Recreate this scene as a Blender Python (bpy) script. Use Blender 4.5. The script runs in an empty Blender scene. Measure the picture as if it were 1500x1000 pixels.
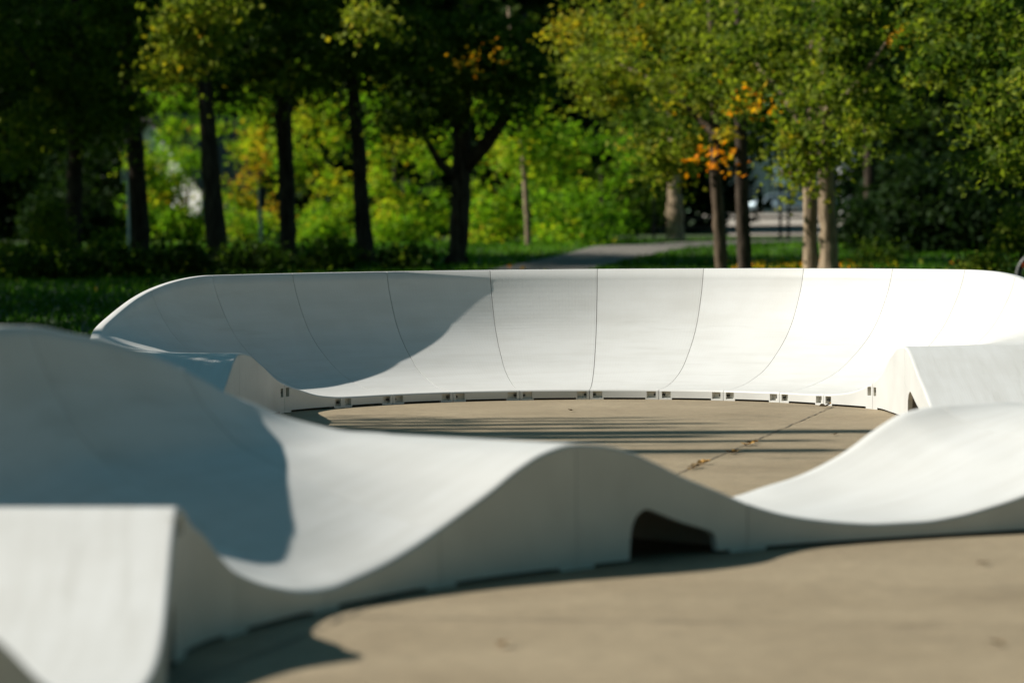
import bpy, bmesh, math, random
import numpy as np
from mathutils import Vector, Matrix
random.seed(7); RNG = np.random.default_rng(11)
R = math.radians
S = bpy.context.scene
COL = S.collection
D2 = bpy.data

# ------------------------------------------------------------------ camera
EYE = 1.6; PITCH = 0.034532; ROLL = -0.0088; FPX = 5500.0
cam_d = D2.cameras.new('camera'); cam = D2.objects.new('camera', cam_d); COL.objects.link(cam)
cam_d.sensor_width = 36; cam_d.lens = FPX * 36 / 1500; cam_d.clip_end = 2000; cam_d.clip_start = .1
cam.matrix_world = Matrix.Translation((0, 0, EYE)) @ Matrix.Rotation(math.pi / 2 - PITCH, 4, 'X') @ Matrix.Rotation(ROLL, 4, 'Z')
cam_d.dof.use_dof = True; cam_d.dof.focus_distance = 31.0; cam_d.dof.aperture_fstop = 1.9
S.camera = cam

def at(px, py, d):
    """world point seen at photo pixel (1500 wide) at ground distance d"""
    a, b = px - 750, py - 500
    c, s = math.cos(-ROLL), math.sin(-ROLL)
    u, v = a * c - b * s, a * s + b * c
    y = FPX * math.cos(PITCH) - v * math.sin(PITCH); z = -(FPX * math.sin(PITCH) + v * math.cos(PITCH))
    return Vector((u * d / y, d, EYE + z * d / y))

def ground_at(px, py):
    p = at(px, py, 1.0); t = -EYE / (p.z - EYE)
    return Vector((p.x * t, t, 0))

# ------------------------------------------------------------------ helpers
def link(o, parent=None):
    COL.objects.link(o)
    if parent is not None: o.parent = parent
    return o
def tag(o, label=None, cat=None, group=None, kind=None):
    if label: o['label'] = label
    if cat: o['category'] = cat
    if group: o['group'] = group
    if kind: o['kind'] = kind
    return o
def empty(name, loc=(0, 0, 0), rz=0):
    o = D2.objects.new(name, None); link(o); o.location = loc; o.rotation_euler.z = rz
    o.empty_display_size = .2
    return o
def mesh_obj(name, verts, faces, mat, parent=None, smooth=True, uv=None, origin=None):
    me = D2.meshes.new(name)
    verts = np.asarray(verts, float)
    if origin is not None: verts = verts - np.asarray(origin)
    me.from_pydata(verts.tolist(), [], faces)
    if smooth: me.polygons.foreach_set('use_smooth', [True] * len(me.polygons))
    if uv is not None:
        l = me.uv_layers.new(name='UVMap')
        idx = np.zeros(len(me.loops), int); me.loops.foreach_get('vertex_index', idx)
        l.data.foreach_set('uv', np.asarray(uv, float)[idx].ravel())
    me.materials.append(mat); me.update()
    return link(D2.objects.new(name, me), parent)
def bm_obj(name, bm, mat, parent=None, smooth=False, angle=None):
    me = D2.meshes.new(name); bmesh.ops.recalc_face_normals(bm, faces=bm.faces); bm.to_mesh(me); bm.free()
    if smooth: me.polygons.foreach_set('use_smooth', [True] * len(me.polygons))
    me.materials.append(mat)
    return link(D2.objects.new(name, me), parent)
def box(bm, c, s, rz=0, bevel=0):
    r = bmesh.ops.create_cube(bm, size=1)
    vs = r['verts']
    bmesh.ops.scale(bm, vec=s, verts=vs)
    if bevel:
        es = list({e for v in vs for e in v.link_edges})
        rr = bmesh.ops.bevel(bm, geom=es, offset=bevel, segments=2, affect='EDGES', profile=.6)
        vs = list({v for f in rr['faces'] for v in f.verts} | {v for v in vs if v.is_valid})
    bmesh.ops.rotate(bm, cent=(0, 0, 0), matrix=Matrix.Rotation(rz, 3, 'Z'), verts=vs)
    bmesh.ops.translate(bm, vec=c, verts=vs)
def tube(bm, pts, rad, seg=8, caps=True):
    pts = [Vector(p) for p in pts]
    if not hasattr(rad, '__len__'): rad = [rad] * len(pts)
    rings = []
    for i, p in enumerate(pts):
        t = (pts[min(i + 1, len(pts) - 1)] - pts[max(i - 1, 0)]).normalized()
        a = t.cross(Vector((0, 1, 0)) if abs(t.y) < .9 else Vector((1, 0, 0))).normalized(); b = t.cross(a)
        rings.append([bm.verts.new(p + (a * math.cos(2 * math.pi * k / seg) + b * math.sin(2 * math.pi * k / seg)) * rad[i]) for k in range(seg)])
    for r0, r1 in zip(rings, rings[1:]):
        for k in range(seg): bm.faces.new((r0[k], r0[(k + 1) % seg], r1[(k + 1) % seg], r1[k]))
    if caps: bm.faces.new(rings[0][::-1]); bm.faces.new(rings[-1])
def torus(bm, c, R0, r0, axis='Y', seg=32, rs=8):
    rings = []
    for i in range(seg):
        a = 2 * math.pi * i / seg; ring = []
        for j in range(rs):
            b = 2 * math.pi * j / rs; q = R0 + r0 * math.cos(b)
            ring.append(bm.verts.new((c[0] + q * math.cos(a), c[1] + r0 * math.sin(b), c[2] + q * math.sin(a))))
        rings.append(ring)
    for i in range(seg):
        for j in range(rs): bm.faces.new((rings[i][j], rings[(i + 1) % seg][j], rings[(i + 1) % seg][(j + 1) % rs], rings[i][(j + 1) % rs]))

# ------------------------------------------------------------------ materials
def material(name):
    m = D2.materials.new(name); m.use_nodes = True
    nt = m.node_tree; b = nt.nodes['Principled BSDF']
    return m, nt, b
def N(nt, t, **kw):
    n = nt.nodes.new(t)
    for k, v in kw.items(): setattr(n, k, v)
    return n
def simple(name, col, rough=.6, metal=0, noise=0, scale=20, spec=.4):
    m, nt, b = material(name)
    b.inputs['Roughness'].default_value = rough; b.inputs['Metallic'].default_value = metal
    b.inputs['Specular IOR Level'].default_value = spec
    if noise:
        tc = N(nt, 'ShaderNodeTexCoord'); n = N(nt, 'ShaderNodeTexNoise'); n.inputs['Scale'].default_value = scale; n.inputs['Detail'].default_value = 5
        nt.links.new(tc.outputs['Object'], n.inputs['Vector'])
        r = N(nt, 'ShaderNodeValToRGB')
        r.color_ramp.elements[0].position = .3; r.color_ramp.elements[1].position = .7
        r.color_ramp.elements[0].color = (*[c * (1 - noise) for c in col], 1); r.color_ramp.elements[1].color = (*[min(1, c * (1 + noise)) for c in col], 1)
        nt.links.new(n.outputs['Fac'], r.inputs['Fac']); nt.links.new(r.outputs['Color'], b.inputs['Base Color'])
    else: b.inputs['Base Color'].default_value = (*col, 1)
    return m

def composite_mat():
    m, nt, b = material('white_composite'); L = nt.links.new
    uv = N(nt, 'ShaderNodeUVMap'); tc = N(nt, 'ShaderNodeTexCoord')
    big = N(nt, 'ShaderNodeTexNoise'); big.inputs['Scale'].default_value = 1.7; big.inputs['Detail'].default_value = 6; big.inputs['Roughness'].default_value = .6
    L(tc.outputs['Object'], big.inputs['Vector'])
    streak = N(nt, 'ShaderNodeTexNoise'); streak.inputs['Scale'].default_value = 1; streak.inputs['Detail'].default_value = 4
    mp = N(nt, 'ShaderNodeMapping'); mp.inputs['Scale'].default_value = (1.2, 14, 1); L(uv.outputs['UV'], mp.inputs['Vector']); L(mp.outputs['Vector'], streak.inputs['Vector'])
    mx = N(nt, 'ShaderNodeMath', operation='MULTIPLY'); L(big.outputs['Fac'], mx.inputs[0]); L(streak.outputs['Fac'], mx.inputs[1])
    cr = N(nt, 'ShaderNodeValToRGB'); e = cr.color_ramp.elements
    e[0].position = .12; e[0].color = (.545, .535, .505, 1); e[1].position = .34; e[1].color = (.605, .60, .578, 1)
    L(mx.outputs[0], cr.inputs['Fac'])
    mp2 = N(nt, 'ShaderNodeMapping'); mp2.inputs['Scale'].default_value = (.55, 7, 1); mp2.inputs['Rotation'].default_value = (0, 0, .12); L(uv.outputs['UV'], mp2.inputs['Vector'])
    oi = N(nt, 'ShaderNodeObjectInfo'); va = N(nt, 'ShaderNodeVectorMath', operation='ADD'); L(mp2.outputs['Vector'], va.inputs[0]); L(oi.outputs['Location'], va.inputs[1])
    sc = N(nt, 'ShaderNodeTexNoise'); sc.inputs['Scale'].default_value = 1.3; sc.inputs['Detail'].default_value = 8; sc.inputs['Roughness'].default_value = .7; L(va.outputs[0], sc.inputs['Vector'])
    r2 = N(nt, 'ShaderNodeValToRGB'); e2 = r2.color_ramp.elements
    e2[0].position = .30; e2[0].color = (.89, .885, .87, 1); e2[1].position = .43; e2[1].color = (1, 1, 1, 1); L(sc.outputs['Fac'], r2.inputs['Fac'])
    mm = N(nt, 'ShaderNodeMix', data_type='RGBA', blend_type='MULTIPLY'); mm.inputs[0].default_value = 1
    L(cr.outputs['Color'], mm.inputs[6]); L(r2.outputs['Color'], mm.inputs[7]); L(mm.outputs[2], b.inputs['Base Color'])
    b.inputs['Roughness'].default_value = .5; b.inputs['Specular IOR Level'].default_value = .35
    # moulded anti-slip grain: fine dot grid, pitch 22 mm along and 16 mm across
    sx = N(nt, 'ShaderNodeSeparateXYZ'); L(uv.outputs['UV'], sx.inputs[0])
    outs = []
    for k, f in ((0, 2 * math.pi / .024), (1, 2 * math.pi / .020)):
        a = N(nt, 'ShaderNodeMath', operation='MULTIPLY'); a.inputs[1].default_value = f; L(sx.outputs[k], a.inputs[0])
        s = N(nt, 'ShaderNodeMath', operation='SINE'); L(a.outputs[0], s.inputs[0]); outs.append(s)
    pr = N(nt, 'ShaderNodeMath', operation='ADD'); L(outs[0].outputs[0], pr.inputs[0]); L(outs[1].outputs[0], pr.inputs[1])
    fine = N(nt, 'ShaderNodeTexNoise'); fine.inputs['Scale'].default_value = 160; L(tc.outputs['Object'], fine.inputs['Vector'])
    ad = N(nt, 'ShaderNodeMath', operation='ADD'); L(pr.outputs[0], ad.inputs[0]); L(fine.outputs['Fac'], ad.inputs[1])
    bp = N(nt, 'ShaderNodeBump'); bp.inputs['Strength'].default_value = .17; bp.inputs['Distance'].default_value = .0006
    L(ad.outputs[0], bp.inputs['Height']); L(bp.outputs['Normal'], b.inputs['Normal'])
    return m
M_DECK = composite_mat()
M_WALL = simple('grey_white_composite_side', (.57, .565, .54), .5, noise=.07, scale=3)
M_POCK = simple('pocket_plastic', (.60, .58, .52), .6, noise=.08, scale=12)
M_BOLT = simple('steel_bolt', (.06, .06, .055), .4, metal=.8)
M_CAP = simple('zinc_bolt_cap', (.75, .75, .72), .3, metal=.3)
M_FOOT = simple('white_composite_foot', (.60, .59, .56), .6)

def concrete_mat():
    m, nt, b = material('tan_concrete'); L = nt.links.new
    tc = N(nt, 'ShaderNodeTexCoord')
    def noise(sc, det=6, ro=.55, vec=None):
        n = N(nt, 'ShaderNodeTexNoise'); n.inputs['Scale'].default_value = sc; n.inputs['Detail'].default_value = det; n.inputs['Roughness'].default_value = ro
        L(vec or tc.outputs['Object'], n.inputs['Vector']); return n
    a, c, g = noise(.7, 8, .62), noise(9, 5, .6), noise(95, 4, .7)
    r1 = N(nt, 'ShaderNodeValToRGB'); e = r1.color_ramp.elements
    e[0].position = .28; e[0].color = (.268, .212, .136, 1); e[1].position = .72; e[1].color = (.372, .302, .202, 1)
    L(a.outputs['Fac'], r1.inputs['Fac'])
    r2 = N(nt, 'ShaderNodeValToRGB'); e = r2.color_ramp.elements
    e[0].position = .25; e[0].color = (.80, .80, .80, 1); e[1].position = .7; e[1].color = (1.08, 1.07, 1.06, 1); L(c.outputs['Fac'], r2.inputs['Fac'])
    r3 = N(nt, 'ShaderNodeValToRGB'); e = r3.color_ramp.elements
    e[0].position = .34; e[0].color = (.48, .47, .46, 1); e[1].position = .64; e[1].color = (1.28, 1.27, 1.25, 1); L(g.outputs['Fac'], r3.inputs['Fac'])
    m1 = N(nt, 'ShaderNodeMix', data_type='RGBA', blend_type='MULTIPLY'); m1.inputs[0].default_value = 1
    L(r1.outputs[0], m1.inputs[6]); L(r2.outputs[0], m1.inputs[7])
    m2 = N(nt, 'ShaderNodeMix', data_type='RGBA', blend_type='MULTIPLY'); m2.inputs[0].default_value = 1
    L(m1.outputs[2], m2.inputs[6]); L(r3.outputs[0], m2.inputs[7])
    # old wheel and water stains drawn out across the slab
    mp = N(nt, 'ShaderNodeMapping'); mp.inputs['Scale'].default_value = (.7, 1.1, 1); mp.inputs['Rotation'].default_value = (0, 0, .5); L(tc.outputs['Object'], mp.inputs['Vector'])
    st = noise(1.1, 7, .65, mp.outputs['Vector'])
    r4 = N(nt, 'ShaderNodeValToRGB'); e = r4.color_ramp.elements
    e[0].position = .30; e[0].color = (.86, .855, .85, 1); e[1].position = .5; e[1].color = (1, 1, 1, 1); L(st.outputs['Fac'], r4.inputs['Fac'])
    m3 = N(nt, 'ShaderNodeMix', data_type='RGBA', blend_type='MULTIPLY'); m3.inputs[0].default_value = 1
    L(m2.outputs[2], m3.inputs[6]); L(r4.outputs[0], m3.inputs[7])
    L(m3.outputs[2], b.inputs['Base Color']); b.inputs['Roughness'].default_value = .85; b.inputs['Specular IOR Level'].default_value = .25
    bp = N(nt, 'ShaderNodeBump'); bp.inputs['Strength'].default_value = .5; bp.inputs['Distance'].default_value = .003
    L(g.outputs['Fac'], bp.inputs['Height']); L(bp.outputs['Normal'], b.inputs['Normal'])
    return m
M_CONC = concrete_mat()
M_JOINT = simple('dirty_slab_joint', (.165, .135, .095), .95, noise=.5, scale=8)
M_GRASS = simple('lawn_soil', (.032, .055, .012), .9, noise=.5, scale=.8)
M_BLADE = None
M_PATH = simple('tarmac_path', (.15, .135, .115), .9, noise=.2, scale=2.5)
M_ROAD = simple('pale_road', (.34, .29, .24), .9, noise=.15, scale=.4)

def leaf_mat(name, stops, trans=.45):
    m, nt, b = material(name); L = nt.links.new
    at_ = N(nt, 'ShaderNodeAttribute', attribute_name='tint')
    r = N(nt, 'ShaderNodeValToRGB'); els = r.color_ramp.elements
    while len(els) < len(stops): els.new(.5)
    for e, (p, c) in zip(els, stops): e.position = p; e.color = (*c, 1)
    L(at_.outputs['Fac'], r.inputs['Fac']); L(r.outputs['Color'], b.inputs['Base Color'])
    b.inputs['Roughness'].default_value = .6; b.inputs['Specular IOR Level'].default_value = .06
    t = N(nt, 'ShaderNodeBsdfTranslucent')
    br = N(nt, 'ShaderNodeMix', data_type='RGBA', blend_type='MULTIPLY'); br.inputs[0].default_value = 1; br.inputs[7].default_value = (1.5, 1.6, .7, 1)
    L(r.outputs['Color'], br.inputs[6]); L(br.outputs[2], t.inputs['Color'])
    mx = N(nt, 'ShaderNodeMixShader'); mx.inputs[0].default_value = trans
    L(b.outputs[0], mx.inputs[1]); L(t.outputs[0], mx.inputs[2])
    out = nt.nodes['Material Output']; L(mx.outputs[0], out.inputs['Surface'])
    return m
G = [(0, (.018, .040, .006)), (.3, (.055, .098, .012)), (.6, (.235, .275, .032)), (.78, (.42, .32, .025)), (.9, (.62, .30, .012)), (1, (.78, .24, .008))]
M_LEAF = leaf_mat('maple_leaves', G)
M_SHRUB = leaf_mat('shrub_leaves', [(0, (.045, .110, .010)), (.4, (.14, .28, .016)), (.65, (.30, .37, .022)), (.82, (.50, .36, .02)), (1, (.52, .24, .012))], .5)
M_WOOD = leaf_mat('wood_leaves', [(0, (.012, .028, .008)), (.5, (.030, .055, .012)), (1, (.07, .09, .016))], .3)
M_BLADE = leaf_mat('grass_blades', [(0, (.028, .08, .005)), (.6, (.085, .225, .012)), (1, (.22, .30, .025))], .25)
def bark(name, col):
    m, nt, b = material(name); L = nt.links.new
    tc = N(nt, 'ShaderNodeTexCoord'); mp = N(nt, 'ShaderNodeMapping'); mp.inputs['Scale'].default_value = (9, 9, 1.6); L(tc.outputs['Object'], mp.inputs['Vector'])
    n = N(nt, 'ShaderNodeTexNoise'); n.inputs['Scale'].default_value = 1.6; n.inputs['Detail'].default_value = 7; L(mp.outputs['Vector'], n.inputs['Vector'])
    r = N(nt, 'ShaderNodeValToRGB'); e = r.color_ramp.elements
    e[0].position = .35; e[0].color = (*[c * .35 for c in col], 1); e[1].position = .65; e[1].color = (*col, 1)
    L(n.outputs['Fac'], r.inputs['Fac']); L(r.outputs[0], b.inputs['Base Color']); b.inputs['Roughness'].default_value = .95; b.inputs['Specular IOR Level'].default_value = .1
    bp = N(nt, 'ShaderNodeBump'); bp.inputs['Distance'].default_value = .03; L(n.outputs['Fac'], bp.inputs['Height']); L(bp.outputs['Normal'], b.inputs['Normal'])
    return m
M_BARK = bark('dark_bark', (.085, .065, .048)); M_BARK2 = bark('pale_bark', (.40, .30, .20)); M_BARK3 = bark('brown_bark', (.15, .11, .075))

# ------------------------------------------------------------------ track
def catmull(K, s):
    K = np.asarray(K, float); n = len(K); s = min(max(s, 0), n - 1 - 1e-9); i = int(s); t = s - i
    p0, p1, p2, p3 = K[max(i - 1, 0)], K[i], K[i + 1], K[min(i + 2, n - 1)]
    return .5 * (2 * p1 + (p2 - p0) * t + (2 * p0 - 5 * p1 + 4 * p2 - p3) * t * t + (3 * p1 - p0 - 3 * p2 + p3) * t ** 3)
class Table:
    def __init__(self, pts):
        self.x = np.array([p[0] for p in pts], float); self.y = np.array([p[1] for p in pts], float)
        h = np.diff(self.x); d = np.diff(self.y) / h; m = np.zeros(len(pts)); m[0], m[-1] = d[0], d[-1]
        for i in range(1, len(pts) - 1):
            if d[i - 1] * d[i] > 0:
                w1, w2 = 2 * h[i] + h[i - 1], h[i] + 2 * h[i - 1]
                m[i] = (w1 + w2) / (w1 / d[i - 1] + w2 / d[i])
        self.m = m
    def __call__(self, s):
        x, y, m = self.x, self.y, self.m
        if s <= x[0]: return y[0]
        if s >= x[-1]: return y[-1]
        i = int(np.searchsorted(x, s)) - 1; h = x[i + 1] - x[i]; t = (s - x[i]) / h
        return (2 * t ** 3 - 3 * t * t + 1) * y[i] + (t ** 3 - 2 * t * t + t) * h * m[i] + (-2 * t ** 3 + 3 * t * t) * y[i + 1] + (t ** 3 - t * t) * h * m[i + 1]
PROF = Table([(0, 0), (.10, .006), (.22, .026), (.37, .078), (.51, .152), (.66, .286), (.77, .412), (.845, .53), (.897, .645), (.945, .775), (.975, .87), (1, 1)])
PROF_N = Table([(0, 0), (.15, .055), (.33, .16), (.5, .285), (.65, .395), (.765, .495), (.83, .595), (.93, .79), (1, 1)])
LIP = .07; GAP = .0025; CLEAR = .016

class Path:
    def __init__(self, P, Q, hi, ho, prof): self.P, self.Q, self.hi, self.ho, self.prof = P, Q, Table(hi), Table(ho), prof
    def st(self, s): return catmull(self.P, s), catmull(self.Q, s), self.hi(s), self.ho(s)

def track_module(path, s0, s1, label, cat='track panel', group=None, name='track_panel', opening=None, pockets=(True, True), bolts=True, chord=0.0, cap=False):
    n = max(14, int(abs(s1 - s0) * 22))
    ss = np.linspace(s0, s1, n + 1)
    P = np.array([path.st(s)[0] for s in ss]); Q = np.array([path.st(s)[1] for s in ss])
    hi = np.array([path.hi(s) for s in ss]); ho = np.array([path.ho(s) for s in ss])
    if chord:                                           # each bank panel is nearly straight in plan
        lam = np.linspace(0, 1, n + 1)[:, None]
        P = P * (1 - chord) + (P[0] * (1 - lam) + P[-1] * lam) * chord; Q = Q * (1 - chord) + (Q[0] * (1 - lam) + Q[-1] * lam) * chord
    # pull both ends in by the joint gap
    for e, k in ((0, 1), (-1, -2)):
        for A in (P, Q):
            v = A[k] - A[e]; A[e] += v / np.linalg.norm(v) * GAP
    mid = P[n // 2]; org = np.array([mid[0], mid[1], 0.])
    root = empty(name, tuple(org)); tag(root, label, cat, group)
    dist = np.concatenate([[0], np.cumsum(np.linalg.norm(np.diff((P + Q) / 2, axis=0), axis=1))])
    din = np.concatenate([[0], np.cumsum(np.linalg.norm(np.diff(P, axis=0), axis=1))])
    # ---- deck: rounded inner arris, riding surface, rounded outer arris and flat lip
    ts = [('i', 0, -.016), ('i', .0035, -.0055), ('i', .011, 0)] + [('t', t, 0) for t in np.linspace(.02, .985, 40)] + [('t', 1, 0), ('o', .012, .004), ('o', LIP - .010, .004), ('o', LIP, -.006), ('o', LIP, -.03)]
    V, UV, F = [], [], []; m = len(ts)
    for i in range(n + 1):
        w = np.linalg.norm(Q[i] - P[i]); c = (Q[i] - P[i]) / w
        for kind, a, dz in ts:
            if kind == 'i': xy = P[i] + c * a; z = hi[i] + dz; v = a
            elif kind == 't': xy = P[i] + (Q[i] - P[i]) * a; z = hi[i] + (ho[i] - hi[i]) * path.prof(a, ss[i]); v = a * w
            else: xy = Q[i] + c * a; z = ho[i] + dz; v = w + a
            V.append((xy[0], xy[1], z)); UV.append((dist[i], v))
    for i in range(n):
        for j in range(m - 1):
            F.append((i * m + j, (i + 1) * m + j, (i + 1) * m + j + 1, i * m + j + 1))
    for e in (0, n):                                   # end ribs
        b0 = len(V)
        for j in range(m): x, y, z = V[e * m + j]; V.append((x, y, z)); UV.append((y, z))
        for j in range(m): x, y, z = V[e * m + j]; V.append((x, y, CLEAR)); UV.append((x, z))
        for j in range(m - 1): F.append((b0 + j, b0 + j + 1, b0 + m + j + 1, b0 + m + j))
    mesh_obj('deck', V, F, M_DECK, root, True, UV, org)
    # ---- inner side wall, with the bolt pockets left open near both joints
    total = din[-1]
    hmin_end = (hi[0], hi[-1])
    cuts = []                                           # (d0, d1, z0, z1) openings
    for e in (0, 1):
        if not pockets[e]: continue
        h = hmin_end[e]; z0, z1 = (.014, h - .016) if h < .15 else (h - .105, h - .035)
        a, b = (.024, .104) if h < .15 else (.022, .085)
        cuts.append((a, b, z0, z1) if e == 0 else (total - b, total - a, z0, z1))
    xs = set(np.linspace(0, total, n * 2 + 1))
    for a, b, *_ in cuts: xs |= {a, b}
    FOOT_W = min(.115, total * .3)
    xs |= {FOOT_W, total - FOOT_W}
    op = None
    if opening:
        o0, prof = opening; op = Table(prof); oa, ob = o0 + prof[0][0], o0 + prof[-1][0]
        xs |= {oa, ob} | set(np.linspace(oa, ob, 30).round(4))
    xs = sorted(x for x in xs if 1e-4 < x < total - 1e-4)
    xs = [0.0] + xs + [float(total)]
    xs = [x for i, x in enumerate(xs) if i == 0 or x - xs[i - 1] > 1e-4]
    def pos(d):
        k = min(np.searchsorted(din, d, side='right') - 1, n - 1); k = max(k, 0); t = (d - din[k]) / (din[k + 1] - din[k])
        p = P[k] * (1 - t) + P[k + 1] * t; q = Q[k] * (1 - t) + Q[k + 1] * t
        return p, (q - p) / np.linalg.norm(q - p), hi[k] * (1 - t) + hi[k + 1] * t
    V, F = [], []
    def quad(xa, xb, za0, za1, zb0, zb1, off=0.0):
        if za1 - za0 < 1e-4 and zb1 - zb0 < 1e-4: return
        pa, ca, _ = pos(xa); pb, cb, _ = pos(xb); pa = pa + ca * off; pb = pb + cb * off; b = len(V)
        V.extend([(*pa, za0), (*pb, zb0), (*pb, zb1), (*pa, za1)]); F.append((b, b + 1, b + 2, b + 3))
    for xa, xb in zip(xs, xs[1:]):
        xm = (xa + xb) / 2
        base = 0.0 if (xm < FOOT_W or xm > total - FOOT_W) else CLEAR
        ha, hb = pos(xa)[2] - .014, pos(xb)[2] - .014
        la = lb = base
        if op and oa < xm < ob:
            la, lb = max(base, op(xa - o0)), max(base, op(xb - o0))
        cut = [c for c in cuts if c[0] - 1e-6 < xm < c[1] + 1e-6]
        if cut:
            _, _, z0, z1 = cut[0]
            quad(xa, xb, la, z0, lb, z0); quad(xa, xb, min(z1, ha), ha, min(z1, hb), hb)
        else: quad(xa, xb, la, ha, lb, hb)
    # wall thickness: reveal round the opening
    if op:
        xo = [x for x in xs if oa - 1e-6 <= x <= ob + 1e-6]
        for xa, xb in zip(xo, xo[1:]):
            pa, ca, _ = pos(xa); pb, cb, _ = pos(xb); za, zb = max(CLEAR, op(xa - o0)), max(CLEAR, op(xb - o0)); b = len(V)
            V.extend([(*pa, za), (*pb, zb), (*(pb + cb * .035), zb), (*(pa + ca * .035), za)]); F.append((b, b + 1, b + 2, b + 3))
    mesh_obj('side_wall', V, F, M_WALL, root, False, None, org)
    for (a, b, z0, z1) in cuts:                         # pocket liner + bolt through the flange
        V, F = [], []; dep = .035
        pa, ca, _ = pos(a); pb, cb, _ = pos(b)
        fr = [(*pa, z0), (*pb, z0), (*pb, z1), (*pa, z1)]; bk = [(*(p + c * dep), z) for p, c, z in ((pa, ca, z0), (pb, cb, z0), (pb, cb, z1), (pa, ca, z1))]
        V = fr + bk; F = [(0, 1, 5, 4), (1, 2, 6, 5), (2, 3, 7, 6), (3, 0, 4, 7), (4, 5, 6, 7)]
        po = mesh_obj('bolt_pocket', V, F, M_POCK, root, False, None, org)
        if bolts:
            bm = bmesh.new(); zc = (z0 + z1) / 2
            at_start = a < total / 2
            x0, x1 = (a - .004, a + .022) if at_start else (b + .004, b - .022)
            p0, c0, _ = pos(max(x0, 0)); p1, c1, _ = pos(min(x1, total))
            tube(bm, [(*(p0 + c0 * .022), zc), (*(p1 + c1 * .022), zc)], .010, 6)
            bb = bm_obj('bolt', bm, M_BOLT, po); bb.data.transform(Matrix.Translation(-Vector(org)))
    # ---- outer wall
    V, F = [], []
    for i in range(n + 1):
        c = (Q[i] - P[i]) / np.linalg.norm(Q[i] - P[i]); q = Q[i] + c * (LIP - .004)
        V += [(*q, ho[i] - .028), (*q, CLEAR)]
    for i in range(n): F.append((2 * i, 2 * i + 2, 2 * i + 3, 2 * i + 1))
    mesh_obj('outer_wall', V, F, M_WALL, root, True, None, org)
    # ---- feet under both ends
    for e, k in ((0, 1), (n, n - 1)):
        c = (Q[e] - P[e]) / np.linalg.norm(Q[e] - P[e]); w = np.linalg.norm(Q[e] - P[e]); tdir = (P[k] - P[e]); tdir /= np.linalg.norm(tdir)
        for a in (.006, w - .06):
            bm = bmesh.new(); p = P[e] + c * (a + .03) + tdir * .05
            box(bm, (p[0], p[1], CLEAR / 2), (.09, .06, CLEAR - .001), math.atan2(tdir[1], tdir[0]))
            ft = bm_obj('foot', bm, M_FOOT, root); ft.data.transform(Matrix.Translation(-Vector(org)))
    # ---- bolt caps on the lip at each joint
    for e, k in ((0, 1), (n, n - 1)):
        if not cap or e == 0: continue
        bm = bmesh.new()
        c = (Q[e] - P[e]) / np.linalg.norm(Q[e] - P[e]); t = Q[k] - Q[e]; t /= np.linalg.norm(t)
        q = Q[e] + c * .036 + t * .03
        tube(bm, [(*q, ho[e] + .002), (*q, ho[e] + .012)], [.014, .011], 10)
        cp = bm_obj('lip_bolt', bm, M_CAP, root, True); cp.data.transform(Matrix.Translation(-Vector(org)))
    return root

CX, CY, RI, RO, STEP, TH0 = .4835, 29.6069, 2.2783, 3.6406, R(15), .07616
def ring(k, r): a = k * STEP + TH0; return (CX + r * math.sin(a), CY + r * math.cos(a))
FP = [(-2.20, 24.2), (-2.13, 26.2), (-2.056, 28.239), (-1.96, 29.2), (-1.834, 30.173)] + [ring(k, RI) for k in range(-4, 5)] + \
     [(2.874, 29.949), (2.95, 29.2), (2.975, 28.438), (3.0, 26.4), (3.02, 24.4), (3.03, 22.6), (3.0, 21.3)]
FQ = [(-3.50, 24.2), (-3.38, 26.2), (-3.18, 28.30), (-3.17, 29.35), ring(-5, RO)] + [ring(k, RO) for k in range(-4, 5)] + \
     [ring(5, RO), (4.22, 29.35), (4.29, 28.5), (4.36, 26.4), (4.39, 24.4), (4.42, 22.4), (4.42, 21.0)]
F_HI = [(0, .55), (.5, .33), (1, .09), (1.5, .33), (2, .55), (2.54, .516), (2.96, .445), (3.64, .314), (3.97, .24), (4.31, .171), (4.64, .113), (5, .09), (5.5, .086), (12.5, .086), (13, .092), (13.45, .115), (14, .212), (14.5, .33), (15, .455), (15.5, .525), (16, .55), (16.5, .33), (17, .09), (18, .086), (19, .09), (20, .16)]
F_HO = [(0, .55), (.5, .33), (1, .09), (1.5, .35), (2, .575), (2.66, .683), (3.16, .78), (3.46, .853), (3.72, .919), (4.05, .986), (4.46, 1.045), (4.79, 1.074), (5, 1.0816), (13, 1.0816), (13.4, 1.075), (13.8, 1.055), (14.2, 1.01), (14.6, .93), (15, .81), (15.5, .67), (16, .575), (16.5, .35), (17, .09), (18, .086), (19, .09), (20, .16)]
far = Path(FP, FQ, F_HI, F_HO, lambda t, s: PROF(t))
NP_ = [(-1.42, 9.9), (-1.27, 11.1), (-1.165, 12.15), (-1.204, 13.48), (-1.062, 14.238), (-.762, 15.068), (-.315, 15.962), (.281, 16.732), (1.096, 17.565), (1.748, 18.01), (2.511, 18.432), (3.35, 18.85), (4.12, 19.65), (4.42, 21.0)]
NQ_ = [(-2.755, 10.01), (-2.656, 11.2), (-2.584, 12.354), (-2.559, 13.592), (-2.372, 14.604), (-2.010, 15.608), (-1.468, 16.684), (-.740, 17.631), (.203, 18.590), (1.039, 19.171), (1.880, 19.637), (2.62, 20.08), (2.93, 20.62), (3.0, 21.3)]
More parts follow.
